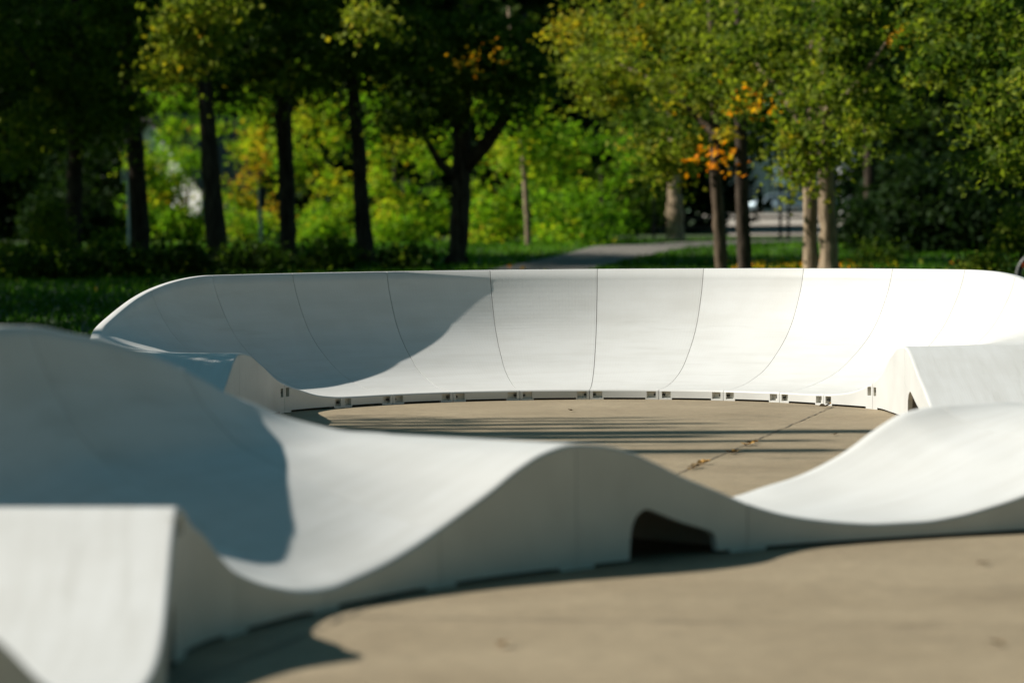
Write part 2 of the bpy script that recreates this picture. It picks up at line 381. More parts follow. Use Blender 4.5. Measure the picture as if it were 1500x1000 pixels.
N_HI = [(0, .5), (.17, .48), (.67, .26), (1.2, .1), (1.5, .088), (1.82, .105), (2.26, .192), (2.69, .355), (2.87, .475), (3, .55), (3.12, .535), (3.26, .48), (3.53, .415), (3.76, .334), (4.01, .247), (4.31, .175), (4.47, .146), (4.76, .104), (4.96, .092), (5.06, .091), (5.28, .112), (5.52, .144), (5.75, .189), (5.98, .247), (6.19, .313), (6.41, .391), (6.61, .475), (6.8, .537), (6.98, .563), (7.15, .55), (7.31, .513), (7.46, .45), (7.61, .377), (7.81, .297), (8.03, .217), (8.28, .159), (8.55, .123), (8.82, .099), (9.02, .088), (9.31, .086), (9.55, .103), (9.77, .137), (10, .185), (10.35, .3), (10.7, .45), (11, .53), (11.3, .55), (12, .36), (13, .16)]
N_HO = [(0, .5), (1, .2), (1.6, .1), (1.82, .105), (2.26, .192), (2.69, .355), (2.87, .475), (3, .55), (3.25, .54), (3.5, .55), (3.7, .66), (3.9, .82), (4.1, .945), (4.35, 1.05), (4.6, 1.12), (4.79, 1.145), (5.04, 1.137), (5.3, 1.096), (5.46, 1.069), (5.74, 1.004), (5.87, .967), (6.13, .86), (6.28, .787), (6.44, .734), (6.59, .672), (6.78, .618), (6.96, .575), (7.15, .553), (7.31, .513), (7.61, .377), (8.03, .22), (8.5, .12), (8.9, .09), (9.17, .124), (9.32, .159), (9.54, .207), (9.81, .304), (10.09, .447), (10.27, .52), (10.47, .545), (11, .55), (11.4, .53), (12, .36), (13, .16)]
def near_prof(t, s):
    k = min(max((s - 4.0) / .9, 0), 1); k = k * k * (3 - 2 * k)
    return PROF(t) * (1 - k) + PROF_N(t) * k
near = Path(NP_, NQ_, N_HI, N_HO, near_prof)

OPEN = [(.0, .015), (.010, .13), (.035, .195), (.075, .228), (.12, .24), (.2, .217), (.36, .165), (.52, .122), (.565, .108), (.595, .075), (.605, .015)]
ordinal = ['first', 'second', 'third', 'fourth', 'fifth', 'sixth', 'seventh', 'eighth', 'ninth', 'tenth']
gB = 'panels of the far banked turn'
track_module(far, 0, 1, 'white rising ramp panel of the left straight, hidden behind the blurred near bank', group='roller panels of the straights', name='roller_panel', cat='roller panel')
track_module(far, 1, 2, 'white hump ramp on the left, blue shaded slope facing the viewer', group='roller panels of the straights', name='roller_panel', cat='roller panel', pockets=(True, False))
track_module(far, 2, 4, 'transition panel with sunlit sloping rim between left hump and far banked turn', group=gB, name='transition_panel', cat='transition panel', pockets=(False, True))
for k, (a, b) in enumerate(zip(range(4, 14), range(5, 15))):
    what = {0: 'wholly shaded, tapering kerb', 1: 'almost wholly in blue shade', 2: 'shaded above with a sunlit foot', 3: 'crossed by the slanting shadow edge', 4: 'sunlit, shaded only at its rim', 5: 'fully sunlit, at the middle of the turn', 6: 'bright sunlit, right of the middle', 7: 'bright sunlit, above the slab joint', 8: 'bright sunlit, narrowing towards the right', 9: 'its kerb rising to the hump'}[k]
    track_module(far, a, b, f'{ordinal[k]} banked panel from left in far turn, {what}', group=gB, name='bank_panel', cat='bank panel', chord=.25)
track_module(far, 14, 16, 'sunlit transition panel rising from the far turn to the right hump crest', group=gB, name='transition_panel', cat='transition panel', pockets=(True, False))
track_module(far, 16, 17, 'right hump ramp with dotted grip surface and triangular side opening', group='roller panels of the straights', name='roller_panel', cat='roller panel', opening=(.16, [(a * 1.5, z * .95 if z > .02 else z) for a, z in OPEN]), pockets=(False, True))
track_module(far, 17, 18, 'low flat panel of the right straight just beyond the near right crest', group='roller panels of the straights', name='roller_panel', cat='roller panel')
track_module(far, 18, 19, 'low flat panel of the right straight, hidden behind the near right crest', group='roller panels of the straights', name='roller_panel', cat='roller panel')
track_module(far, 19, 20, 'short link ramp joining right straight to near curve', group='roller panels of the straights', name='roller_panel', cat='roller panel')
gN = 'panels of the near curve'
track_module(near, 0, 1.4, 'nearest ramp panel at the lower left corner with its dark side wall showing', group=gN, name='roller_panel', cat='roller panel')
track_module(near, 1.4, 3, 'sunlit near hump ramp at lower left facing the viewer', group=gN, name='roller_panel', cat='roller panel', opening=(1.14, [(.605 - a, z) for a, z in OPEN[::-1]]))
track_module(near, 3, 4, 'near transition panel just behind the lower left hump crest', group=gN, name='transition_panel', cat='transition panel', pockets=(True, False))
track_module(near, 4, 5, 'near banked panel in shade with the highest rim at the left edge', group=gN, name='bank_panel', cat='bank panel', pockets=(False, False), chord=.6)
track_module(near, 5, 6, 'near banked panel in shade with falling rim, left of the shadow edge', group=gN, name='bank_panel', cat='bank panel', pockets=(False, False), chord=.6, cap=True)
track_module(near, 6, 7, 'near sunlit panel rising to the central hump crest', group=gN, name='roller_panel', cat='roller panel', pockets=(False, False))
track_module(near, 7, 8, 'central hump panel whose shaded side wall has a black rounded opening', group=gN, name='roller_panel', cat='roller panel', opening=(.36, OPEN), pockets=(False, False))
track_module(near, 8, 10.5, 'long near dip panel with bright saddle surface at the right', group=gN, name='roller_panel', cat='roller panel', pockets=(False, False))
track_module(near, 10.5, 13, 'near crest panel at the right edge, turning into the right straight', group=gN, name='roller_panel', cat='roller panel')

# ------------------------------------------------------------------ ground
def gz(d):
    if d < 45: return 0.
    if d < 90: return .75 * (d - 45) / 45
    if d < 275: return .75 + .52 * (d - 90) / 185
    return 1.27
ys = [-60, 0, 20, 40, 45, 50, 60, 75, 90, 110, 140, 180, 220, 275, 400, 900]
xs = [-600, -200, -60, -20, 0, 20, 60, 200, 600]
V = [(x, y, gz(y) - .02) for y in ys for x in xs]; nx = len(xs)
F = [(j * nx + i, j * nx + i + 1, (j + 1) * nx + i + 1, (j + 1) * nx + i) for j in range(len(ys) - 1) for i in range(nx - 1)]
tag(mesh_obj('ground', V, F, M_GRASS, None, False), kind='structure')
def sheet(name, pts_l, pts_r, m, dz):
    V, F = [], []
    for a, b in zip(pts_l, pts_r): V += [(a[0], a[1], gz(a[1]) + dz), (b[0], b[1], gz(b[1]) + dz)]
    for i in range(len(pts_l) - 1): F.append((2 * i, 2 * i + 1, 2 * i + 3, 2 * i + 2))
    return tag(mesh_obj(name, V, F, m, None, False), kind='structure')
sheet('concrete_yard', [(-45, -20), (-45, 41.5)], [(60, -20), (60, 41.5)], M_CONC, 0)
pl = [(-6, 44), (-3.0, 55), (-1.4, 65), (-.3, 74), (1.0, 82), (2.0, 90), (4.5, 97), (9, 104), (18, 109)]
pr = [(-3, 43), (-.6, 55), (.6, 65), (1.7, 74), (2.8, 81), (4.1, 88), (6, 93), (9.6, 98.5), (18.5, 103)]
sheet('path', pl, pr, M_PATH, .01)
sheet('road', [(6.5, 112), (8.6, 150), (14, 285)], [(11.8, 112), (120, 150), (120, 285)], M_ROAD, .01)
# slab joints of the yard
def strip(a, b, w, name='slab_joint'):
    a, b = Vector(a), Vector(b); L = (b - a).length; t = (b - a).normalized(); nrm = Vector((-t.y, t.x, 0)); n = int(L / .12); V, F = [], []
    for i in range(n + 1):
        p = a + t * (L * i / n) + nrm * random.uniform(-.006, .006); ww = w * random.uniform(.45, 1.5)
        V += [tuple(p + nrm * ww / 2 + Vector((0, 0, .004))), tuple(p - nrm * ww / 2 + Vector((0, 0, .004)))]
    for i in range(n): F.append((2 * i, 2 * i + 1, 2 * i + 3, 2 * i + 2))
    return tag(mesh_obj(name, V, F, M_JOINT, None, False), kind='structure')
A, B = ground_at(1206, 602), ground_at(1000, 691)
u = (B - A).normalized()
strip(A - u * 9, A + u * 26, .010)
pn = Vector((-u.y, u.x, 0))
strip(A + pn * 7 - u * 9, A + pn * 7 + u * 30, .012); strip(A - pn * 7 - u * 9, A - pn * 7 + u * 30, .012)
strip(A + u * 15.2 - pn * 20, A + u * 15.2 + pn * 20, .012)

# ------------------------------------------------------------------ leaves and trees
def leaf_mesh(name, cen, size, tint, mat, parent=None, up=.25, flat=1.0, origin=None, shape='leaf'):
    """one four or six sided leaf face per row of cen"""
    n = len(cen); size = np.broadcast_to(size, (n,))
    a = RNG.normal(size=(n, 3)); a /= np.linalg.norm(a, axis=1)[:, None]
    b = RNG.normal(size=(n, 3)); b[:, 2] *= .5; b -= a * (a * b).sum(1)[:, None]; b /= np.linalg.norm(b, axis=1)[:, None]
    c = np.cross(a, b)
    hl = (size * .5)[:, None]; hw = (size * RNG.uniform(.28, .44, n))[:, None]
    fold = (size * RNG.uniform(.0, .16, n))[:, None]
    pts = np.stack([cen - a * hl, cen - a * hl * .1 + b * hw + c * fold, cen + a * hl, cen - a * hl * .1 - b * hw + c * fold], 1).reshape(-1, 3)
    if origin is not None: pts = pts - np.asarray(origin)
    me = D2.meshes.new(name)
    me.vertices.add(4 * n); me.vertices.foreach_set('co', pts.ravel())
    me.loops.add(4 * n); me.loops.foreach_set('vertex_index', np.arange(4 * n))
    me.polygons.add(n); me.polygons.foreach_set('loop_start', np.arange(n) * 4); me.polygons.foreach_set('loop_total', np.full(n, 4))
    at_ = me.attributes.new('tint', 'FLOAT', 'FACE'); at_.data.foreach_set('value', np.clip(tint, 0, 1))
    me.materials.append(mat); me.update(calc_edges=True)
    return link(D2.objects.new(name, me), parent)

def clumps(blobs, per=26, spread=.26):
    """blobs: (centre, radii, number of leaves, tint, tint spread) -> centres, tints; leaves gather in twig clumps"""
    C, T = [], []
    for (c, r, n, t, dt) in blobs:
        k = max(1, int(n / per)); v = RNG.normal(size=(k, 3)); v /= np.linalg.norm(v, axis=1)[:, None]
        rad = RNG.uniform(.25, 1, k) ** .5 * RNG.uniform(.8, 1.12, k)
        cc = np.asarray(c) + v * rad[:, None] * np.asarray(r)
        ct = t + RNG.normal(size=k) * dt
        if t < .7: ct = np.minimum(ct, .70)
        m = RNG.poisson(per, k)
        idx = np.repeat(np.arange(k), m)
        sp = RNG.uniform(.6, 1.5, k) * spread
        off = RNG.normal(size=(len(idx), 3)) * sp[idx][:, None] * np.array([1.1, 1.1, .62]); off[:, 2] -= np.abs(off[:, 0]) * .25
        C.append(cc[idx] + off); T.append(ct[idx] + RNG.normal(size=len(idx)) * .07)
    return np.concatenate(C), np.concatenate(T)

def tree(label, base, pts, rads, blobs, leaf=.155, mat=None, barkm=None, limbs=(), group=None, name='tree', per=42, spread=.26, cat='tree', seg=10):
    """pts: trunk axis points (world); limbs: [(list of points, list of radii)]; blobs in world coords"""
    o = Vector(base); root = empty(name, o); tag(root, label, cat, group)
    bm = bmesh.new(); P, Rd = [], []
    for i in range(len(pts) - 1):
        for t in np.linspace(0, 1, 5, endpoint=False):
            p = Vector(pts[i]).lerp(Vector(pts[i + 1]), t); P.append(p + Vector((random.uniform(-1, 1), random.uniform(-1, 1), 0)) * rads[i] * .09); Rd.append((rads[i] * (1 - t) + rads[i + 1] * t) * random.uniform(.93, 1.07))
    P.append(Vector(pts[-1])); Rd.append(rads[-1])
    tube(bm, P, Rd, seg)
    tr = bm_obj('trunk', bm, barkm or M_BARK, root, True); tr.data.transform(Matrix.Translation(-o))
    for lp, lr in limbs:
        bm = bmesh.new(); tube(bm, lp, lr, 7); lb = bm_obj('limb', bm, barkm or M_BARK, root, True); lb.data.transform(Matrix.Translation(-o))
    if blobs:
        C, T = clumps(blobs, per, spread)
        cr = leaf_mesh('crown', C, leaf * RNG.uniform(.6, 1.35, len(C)), T, mat or M_LEAF, root, origin=o)
    return root

def trunk_px(d, plist, extra_up=3.0):
    """trunk axis from photo points (px, py, width px), base first; adds the hidden foot and top"""
    pts = [at(x, y, d) for x, y, w in plist]; r = [w / 2 / FPX * d for x, y, w in plist]
    foot = Vector((pts[0].x, d, gz(d) - .05))
    up = pts[-1] + (pts[-1] - pts[-2]).normalized() * extra_up
    return [foot] + pts + [up], [r[0] * 1.7] + r + [r[-1] * .45], (pts[0].x, d, gz(d))
def blob(px, py, d, rx, ry, n, t=.3, dt=.12, rd=None):
    """foliage mass centred on a photo point at distance d; rx, ry in photo pixels"""
    return (at(px, py, d), (rx * d / FPX, rd if rd else rx * d / FPX, ry * d / FPX), n, t, dt)

gR = 'maples on the right'; gL = 'dark trees of the left row'
# --- right hand trees, sunlit, nearer
pts, rd, b = trunk_px(62.800000000000004, [(1188, 392, 23), (1187, 330, 21), (1186, 260, 19), (1190, 150, 15)])
tree('tree with tan sunlit trunk, leafy spray hanging low before it', b, pts, rd,
     [blob(1160, 60, 62.4, 130, 95, 3386, .42, .1), blob(1230, 150, 60.5, 110, 70, 2375, .42, .1), blob(1190, 215, 60.800000000000004, 48, 40, 1000, .5, .08, .5), blob(1110, 130, 63.8, 80, 60, 1625, .45), blob(1195, -110, 63.5, 200, 110, 1853, .35), blob(1265, 195, 58.9, 34, 34, 445, .48), blob(1180, 255, 61.1, 24, 24, 250, .55, .06, .3)],
     limbs=[([at(1187, 200, 61.7), at(1130, 120, 63.3), at(1080, 60, 64.7)], [.08, .05, .02]), ([at(1188, 180, 61.6), at(1250, 130, 59.9), at(1300, 60, 58.5)], [.08, .05, .02]), ([at(1187, 230, 61.7), at(1215, 200, 60.9), at(1245, 185, 60.0)], [.05, .03, .012])], group=gR, leaf=.112, per=70, spread=.175, barkm=M_BARK2)
pts, rd, b = trunk_px(66.5, [(1057, 392, 19), (1053, 330, 18), (1049, 260, 17), (1045, 120, 14)])
tree('tree left of the street gap with a pale streak down its dark trunk', b, pts, rd,
     [blob(960, 60, 68.1, 125, 85, 3742, 0.54, .1), blob(900, 110, 69.8, 90, 60, 2625, 0.56, .1), blob(1020, 120, 66.4, 80, 70, 2250, .46), blob(985, 205, 67.4, 60, 52, 1750, 0.49), blob(860, 50, 70.9, 60, 60, 1068, 0.56), blob(960, -90, 70.1, 170, 90, 1711, 0.44), blob(1085, 150, 61.5, 36, 10, 100, .93, .03, .25), blob(1052, 232, 62.5, 28, 15, 100, .95, .03, .25), blob(1060, 190, 65.2, 24, 30, 114, .74, .08, .3)],
     limbs=[([at(1050, 200, 65.5), at(980, 130, 67.5), at(900, 90, 69.8)], [.08, .05, .02]), ([at(1050, 230, 65.5), at(1052, 215, 65.5), at(1040, 245, 65.8)], [.05, .03, .012])], group=gR, leaf=.112, per=70, spread=.175, barkm=M_BARK3)
pts, rd, b = trunk_px(65.60000000000001, [(1091, 392, 22), (1089, 330, 21), (1086, 250, 19), (1084, 120, 15)])
tree('dark straight trunk right beside the pale streaked one, before the car', b, pts, rd,
     [blob(1080, 40, 64.7, 90, 90, 1960, .4), blob(1120, 200, 66.5, 50, 46, 875, .4), blob(1080, -120, 66.7, 150, 90, 1068, .3)], group=gR, leaf=.112, per=70, spread=.175)
pts, rd, b = trunk_px(62.1, [(1215, 380, 28), (1213, 330, 26), (1210, 260, 24), (1208, 120, 18)])
tree('thick tan trunk just behind and right of the first sunlit one', b, pts, rd,
     [blob(1250, 40, 59.3, 70, 70, 2316, .36), blob(1300, 60, 58.5, 40, 25, 106, .9, .05, .3), blob(1240, -120, 62.2, 160, 90, 1068, .3)], group=gR, leaf=.112, per=70, spread=.175, barkm=M_BARK2)
pts, rd, b = trunk_px(57.1, [(1535, 392, 34), (1538, 300, 32), (1542, 150, 28)])
tree('dense dark green tree filling the right edge', b, pts, rd,
     [blob(1430, 60, 54.8, 110, 80, 3207, .36, .1), blob(1470, 160, 53.7, 70, 55, 1692, .36, .1), blob(1500, 240, 52.1, 80, 26, 801, .42, .08), blob(1385, 10, 56.5, 50, 60, 1068, .4), blob(1420, -110, 57.1, 190, 100, 1853, .3), blob(1560, 110, 51.2, 90, 130, 1960, .34)],
     limbs=[([at(1538, 200, 55.8), at(1450, 150, 54.3), at(1500, 130, 52.9)], [.1, .06, .02])], group=gR, leaf=.112, per=70, spread=.175)
# --- left row, in shade
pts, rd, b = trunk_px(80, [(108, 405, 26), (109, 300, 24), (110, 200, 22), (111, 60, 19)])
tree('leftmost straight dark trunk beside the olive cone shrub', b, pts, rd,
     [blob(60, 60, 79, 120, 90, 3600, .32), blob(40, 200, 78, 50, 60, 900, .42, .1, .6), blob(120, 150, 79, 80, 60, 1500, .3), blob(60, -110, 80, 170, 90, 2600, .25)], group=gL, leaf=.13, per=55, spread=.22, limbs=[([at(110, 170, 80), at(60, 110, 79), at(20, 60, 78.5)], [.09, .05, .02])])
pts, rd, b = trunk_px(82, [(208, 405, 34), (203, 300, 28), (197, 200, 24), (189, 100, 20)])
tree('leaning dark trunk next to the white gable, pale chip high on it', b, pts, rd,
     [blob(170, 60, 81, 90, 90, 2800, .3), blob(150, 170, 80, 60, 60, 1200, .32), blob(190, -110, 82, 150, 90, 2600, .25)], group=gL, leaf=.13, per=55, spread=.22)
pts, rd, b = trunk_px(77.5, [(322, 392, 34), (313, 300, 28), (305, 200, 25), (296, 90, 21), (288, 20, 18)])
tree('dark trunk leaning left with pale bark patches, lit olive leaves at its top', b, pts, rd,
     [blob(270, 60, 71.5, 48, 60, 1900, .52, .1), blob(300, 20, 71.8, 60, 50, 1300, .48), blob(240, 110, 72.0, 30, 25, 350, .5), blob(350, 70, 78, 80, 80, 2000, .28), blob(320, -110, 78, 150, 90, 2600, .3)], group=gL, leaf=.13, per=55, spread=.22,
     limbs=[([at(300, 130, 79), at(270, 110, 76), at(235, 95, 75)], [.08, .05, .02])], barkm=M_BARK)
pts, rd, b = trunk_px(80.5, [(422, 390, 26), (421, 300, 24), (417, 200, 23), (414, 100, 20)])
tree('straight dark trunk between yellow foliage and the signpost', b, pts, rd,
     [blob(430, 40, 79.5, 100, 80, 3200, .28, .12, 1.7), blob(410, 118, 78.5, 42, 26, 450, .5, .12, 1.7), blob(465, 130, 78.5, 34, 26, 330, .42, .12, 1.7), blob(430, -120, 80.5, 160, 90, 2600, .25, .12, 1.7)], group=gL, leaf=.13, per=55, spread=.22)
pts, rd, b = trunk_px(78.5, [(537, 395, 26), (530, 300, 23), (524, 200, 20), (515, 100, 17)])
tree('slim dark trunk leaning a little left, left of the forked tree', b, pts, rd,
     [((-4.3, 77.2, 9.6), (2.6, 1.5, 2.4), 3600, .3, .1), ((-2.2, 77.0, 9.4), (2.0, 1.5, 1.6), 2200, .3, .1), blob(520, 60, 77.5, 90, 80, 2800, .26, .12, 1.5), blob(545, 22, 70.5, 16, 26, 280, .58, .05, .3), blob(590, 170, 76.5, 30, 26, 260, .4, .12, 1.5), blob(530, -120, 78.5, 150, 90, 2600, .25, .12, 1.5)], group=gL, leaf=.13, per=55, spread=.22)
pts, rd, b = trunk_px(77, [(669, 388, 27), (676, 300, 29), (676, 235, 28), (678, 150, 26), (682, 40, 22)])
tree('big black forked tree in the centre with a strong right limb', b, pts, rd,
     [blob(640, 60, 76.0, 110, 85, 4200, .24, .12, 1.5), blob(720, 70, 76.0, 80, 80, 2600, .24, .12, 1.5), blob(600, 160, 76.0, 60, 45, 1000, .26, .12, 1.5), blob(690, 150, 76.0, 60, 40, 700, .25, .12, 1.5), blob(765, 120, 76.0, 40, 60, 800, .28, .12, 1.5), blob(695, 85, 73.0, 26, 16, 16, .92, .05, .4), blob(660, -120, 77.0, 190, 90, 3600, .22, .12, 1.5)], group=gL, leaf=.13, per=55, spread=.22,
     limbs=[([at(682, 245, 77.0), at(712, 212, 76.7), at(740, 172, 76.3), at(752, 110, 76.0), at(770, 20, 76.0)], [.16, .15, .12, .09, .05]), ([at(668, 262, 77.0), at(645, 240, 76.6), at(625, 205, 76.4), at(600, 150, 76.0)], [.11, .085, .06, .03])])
pts, rd, b = trunk_px(92, [(775, 385, 9), (772, 320, 8), (768, 250, 8), (762, 190, 7)])
tree('thin pale sapling trunk right of the forked tree', b, pts, rd, [blob(780, 215, 92, 46, 45, 900, .5, .1), blob(760, 150, 92, 50, 40, 900, .4)], group=None, barkm=M_BARK2, mat=M_SHRUB, cat='sapling')
pts, rd, b = trunk_px(99, [(989, 352, 24), (989, 310, 26), (988, 285, 20), (986, 200, 15)])
tree('short pale sunlit trunk beyond the path bend', b, pts, rd, [blob(975, 190, 100, 90, 60, 2200, .3), blob(930, 280, 101, 60, 60, 1300, .24)], barkm=M_BARK2)

for x, d, h, lab in ((6.7, 84, 13, 'tall dark tree added behind to block sun, its trunk hidden by the tan sunlit trunk'), (8.7, 91, 14, 'tall dark tree added behind to block sun, its trunk hidden by dark shrubs')):  # added behind the right crowns to keep sun off the dark shrubs
    tree(lab, (x, d, gz(d)), [Vector((x, d, gz(d) - .05)), Vector((x, d, h * .5)), Vector((x, d, h))], [.13, .11, .04],
         [((x, d, 8.6), (3.2, 3.0, 2.9), 5200, .25, .1), ((x + 2.5, d + 1, 6.6), (2.2, 2.4, 1.6), 1800, .22, .1)], leaf=.26, group='sun blocking trees added behind the right row', per=30, spread=.4)

# --- sunlit shrub belt behind the left row, one shrub at a time
belt = [ # px, py centre, d, rx, ry, leaves, tint, label
 (236, 285, 112.0, 40, 58, 2600, .40, 'bright green shrub right below the white gable'),
 (262, 262, 113.6, 34, 40, 2600, .42, 'dense green bush hiding the wall of the white house'),
 (252, 330, 112.6, 46, 50, 2600, .38, 'low green bush beside the leaning trunk'),
 (272, 190, 116.8, 42, 70, 2600, .42, 'tall bright green bush right of the white gable'),
 (275, 320, 111.9, 60, 66, 2800, .40, 'low bright green shrub right of the leaning trunk'),
 (345, 175, 113.6, 40, 60, 1500, .36, 'mid green bush between the two leaning trunks, high up'),
 (378, 240, 112.5, 36, 70, 2400, .74, 'yellow and orange bush behind the signpost'),
 (355, 340, 109.3, 40, 50, 1700, .47, 'yellow green bush at the foot of the signpost'),
 (462, 210, 109.8, 44, 70, 2600, .60, 'golden green bush right of the straight dark trunk'),
 (470, 320, 105.6, 52, 60, 2400, .50, 'olive bush low between two dark trunks'),
 (455, 375, 106.1, 40, 26, 900, .45, 'small rough bush at the lawn edge'),
 (575, 180, 106.2, 42, 56, 2000, .58, 'yellow tipped bush right of the slim dark trunk'),
 (590, 260, 101.7, 50, 66, 2600, .48, 'green bush with thin dark stem, left of the forked tree'),
 (610, 345, 101.1, 48, 46, 2000, .50, 'feathery yellow green bush below the forked tree'),
 (560, 365, 102.7, 40, 32, 1200, .42, 'dark green bush at the lawn edge by the slim trunk'),
 (725, 225, 101.4, 44, 75, 2600, .55, 'light green drooping bush right of the fork'),
 (720, 330, 97.5, 44, 56, 2200, .50, 'pale lime bush at the foot of the forked tree'),
 (805, 240, 98.8, 42, 60, 2000, .46, 'silvery green bush right of the pale sapling'),
 (820, 325, 94.3, 46, 50, 2000, .40, 'green bush beside the path'),
 (860, 350, 93.0, 30, 30, 700, .30, 'dark low bush where the path bends'),
 (880, 255, 96.4, 50, 60, 1800, .30, 'shaded bush behind the path bend'),
]
for px, py, d, rx, ry, n, t, lab in belt:
    c = at(px, py, d); base = (c.x, d, gz(d)); k = d / FPX
    pts = [Vector((c.x, d, gz(d) - .05)), Vector((c.x + .05, d, c.z * .55)), c]
    lob = [(Vector((c.x, d, gz(d) + .45)), (rx * k * 1.1, 1.0, .45), n // 5, t - .10, .12)]
    for q in range(9):
        lob.append((c + Vector((RNG.uniform(-1, 1) * rx * k, RNG.uniform(-.9, .5), RNG.uniform(-1, 1) * ry * k)), (rx * k * RNG.uniform(.3, .55), .55, ry * k * RNG.uniform(.25, .5)), n // 12, min(t, .66) + RNG.normal() * .10, .11))
    tree(lab, base, pts, [.05, .04, .015], lob, leaf=.14, mat=M_SHRUB, group='sunlit shrubs behind the left row', name='shrub', per=26, spread=.2, cat='shrub', seg=6)
# --- shrubs at the left, in half shade
for px, py, d, rx, ry, n, t, lab in [(72, 350, 78, 36, 60, 3000, .42, 'olive cone shaped shrub left of the leftmost trunk'), (155, 372, 80, 34, 40, 1600, .38, 'low olive shrub between the two left trunks'), (10, 380, 79, 26, 36, 900, .45, 'brownish shrub at the left edge'),
                                     (1285, 375, 74, 46, 26, 700, .25, 'low shrub at the foot of the thick tan trunk'), (1440, 388, 60, 46, 14, 700, .36, 'grey green ground cover bush behind the right rim'), (1495, 335, 63, 34, 34, 900, .30, 'grey green bush at the right edge')]:
    c = at(px, py, d); k = d / FPX
    tree(lab, (c.x, d, gz(d)), [Vector((c.x, d, gz(d) - .05)), Vector((c.x, d, (c.z + gz(d)) / 2)), c], [.04, .03, .012],
         [(c, (rx * k * .7, .6, ry * k), n, t, .1), (Vector((c.x, d, max(c.z - ry * k * .5, gz(d) + .2))), (rx * k, .8, ry * k * .5), n // 2, t, .12)], leaf=.09, mat=M_LEAF, group='shrubs in the shade', name='shrub', per=14, spread=.14, cat='shrub', seg=6)

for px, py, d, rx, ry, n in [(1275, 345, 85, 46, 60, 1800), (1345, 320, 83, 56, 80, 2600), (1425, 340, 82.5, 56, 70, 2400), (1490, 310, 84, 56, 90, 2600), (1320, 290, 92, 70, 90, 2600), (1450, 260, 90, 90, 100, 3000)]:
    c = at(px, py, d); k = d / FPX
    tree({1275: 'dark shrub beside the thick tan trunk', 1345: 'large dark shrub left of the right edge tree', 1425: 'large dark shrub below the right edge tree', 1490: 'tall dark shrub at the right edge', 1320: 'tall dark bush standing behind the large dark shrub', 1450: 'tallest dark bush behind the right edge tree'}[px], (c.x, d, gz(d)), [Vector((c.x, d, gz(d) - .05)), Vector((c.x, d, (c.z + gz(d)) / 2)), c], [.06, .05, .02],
         [(c, (rx * k, .9, ry * k), n, .06, .10), (Vector((c.x, d, gz(d) + .6)), (rx * k, .9, .6), n // 3, .05, .08)], leaf=.17, mat=M_WOOD, group='dark shrubs at the right', name='shrub', per=16, spread=.26, cat='shrub', seg=6)  # near-black leaf tint puts shade into the colour of these shrubs

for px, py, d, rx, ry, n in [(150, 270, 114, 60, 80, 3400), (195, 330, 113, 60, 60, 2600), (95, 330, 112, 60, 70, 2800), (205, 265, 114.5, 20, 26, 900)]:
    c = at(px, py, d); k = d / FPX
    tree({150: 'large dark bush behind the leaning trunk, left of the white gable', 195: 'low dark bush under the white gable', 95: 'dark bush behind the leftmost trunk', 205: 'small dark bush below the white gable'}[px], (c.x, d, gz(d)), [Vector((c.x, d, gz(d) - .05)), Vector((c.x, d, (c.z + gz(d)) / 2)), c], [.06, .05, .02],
         [(c, (rx * k, .8, ry * k), n, .08, .10), (Vector((c.x, d, gz(d) + .6)), (rx * k, .8, .6), n // 3, .05, .08)], leaf=.2, mat=M_WOOD, group='dark bushes at the left', name='shrub', per=16, spread=.26, cat='shrub', seg=6)  # dark leaf colour stands in for shade, since sun reaches these bushes

for px, py, d, rx, ry, n, lab in [(60, 408, 70, 70, 16, 1500, 'long low dark undergrowth before the olive cone shrub'), (165, 402, 71, 60, 20, 1500, 'low dark undergrowth between the leftmost and the leaning trunk'), (262, 398, 72, 52, 20, 1300, 'low dark undergrowth at the right foot of the leaning trunk'),
                             (372, 392, 73, 50, 18, 1200, 'low dark undergrowth in front of the signpost'), (478, 388, 74, 52, 20, 1300, 'low dark undergrowth right of the straight dark trunk'), (596, 382, 74, 44, 16, 900, 'low dark undergrowth left of the forked tree foot')]:
    c = at(px, py, d); k = d / FPX
    tree(lab, (c.x, d, gz(d)), [Vector((c.x, d, gz(d) - .05)), Vector((c.x, d, gz(d) + .2)), Vector((c.x, d, gz(d) + .4))], [.03, .02, .01],
         [(Vector((c.x, d, gz(d) + .25)), (rx * k, .7, ry * k + .12), n, .10, .12)], leaf=.12, mat=M_LEAF, group='low undergrowth under the left row', name='shrub', per=16, spread=.16, cat='undergrowth', seg=6)

# --- far wood that reads as one dark mass
bl = []
for i in range(430):
    x = RNG.uniform(-22, 32); d = RNG.uniform(121, 140)
    px = 750 + x / d * FPX
    if 998 < px < 1335 or 185 < px < 265: continue
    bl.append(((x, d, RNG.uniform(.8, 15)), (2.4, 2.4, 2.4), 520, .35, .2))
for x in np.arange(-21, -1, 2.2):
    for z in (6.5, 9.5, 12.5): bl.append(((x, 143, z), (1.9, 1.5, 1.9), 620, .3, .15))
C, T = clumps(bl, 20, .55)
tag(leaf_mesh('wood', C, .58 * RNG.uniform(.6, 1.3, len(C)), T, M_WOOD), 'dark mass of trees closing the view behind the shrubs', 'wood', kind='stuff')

bl = []
for i in range(60):
    d = RNG.uniform(304, 330); px = RNG.uniform(960, 1380)
    bl.append((((px - 750) / FPX * d, d, RNG.uniform(4, 26)), (5, 5, 4.5), 150, .35, .2))
C, T = clumps(bl, 14, 1.2)
tag(leaf_mesh('wood', C, 1.5 * RNG.uniform(.6, 1.3, len(C)), T, M_WOOD), 'dark trees rising beyond the grey street building', 'wood', kind='stuff')

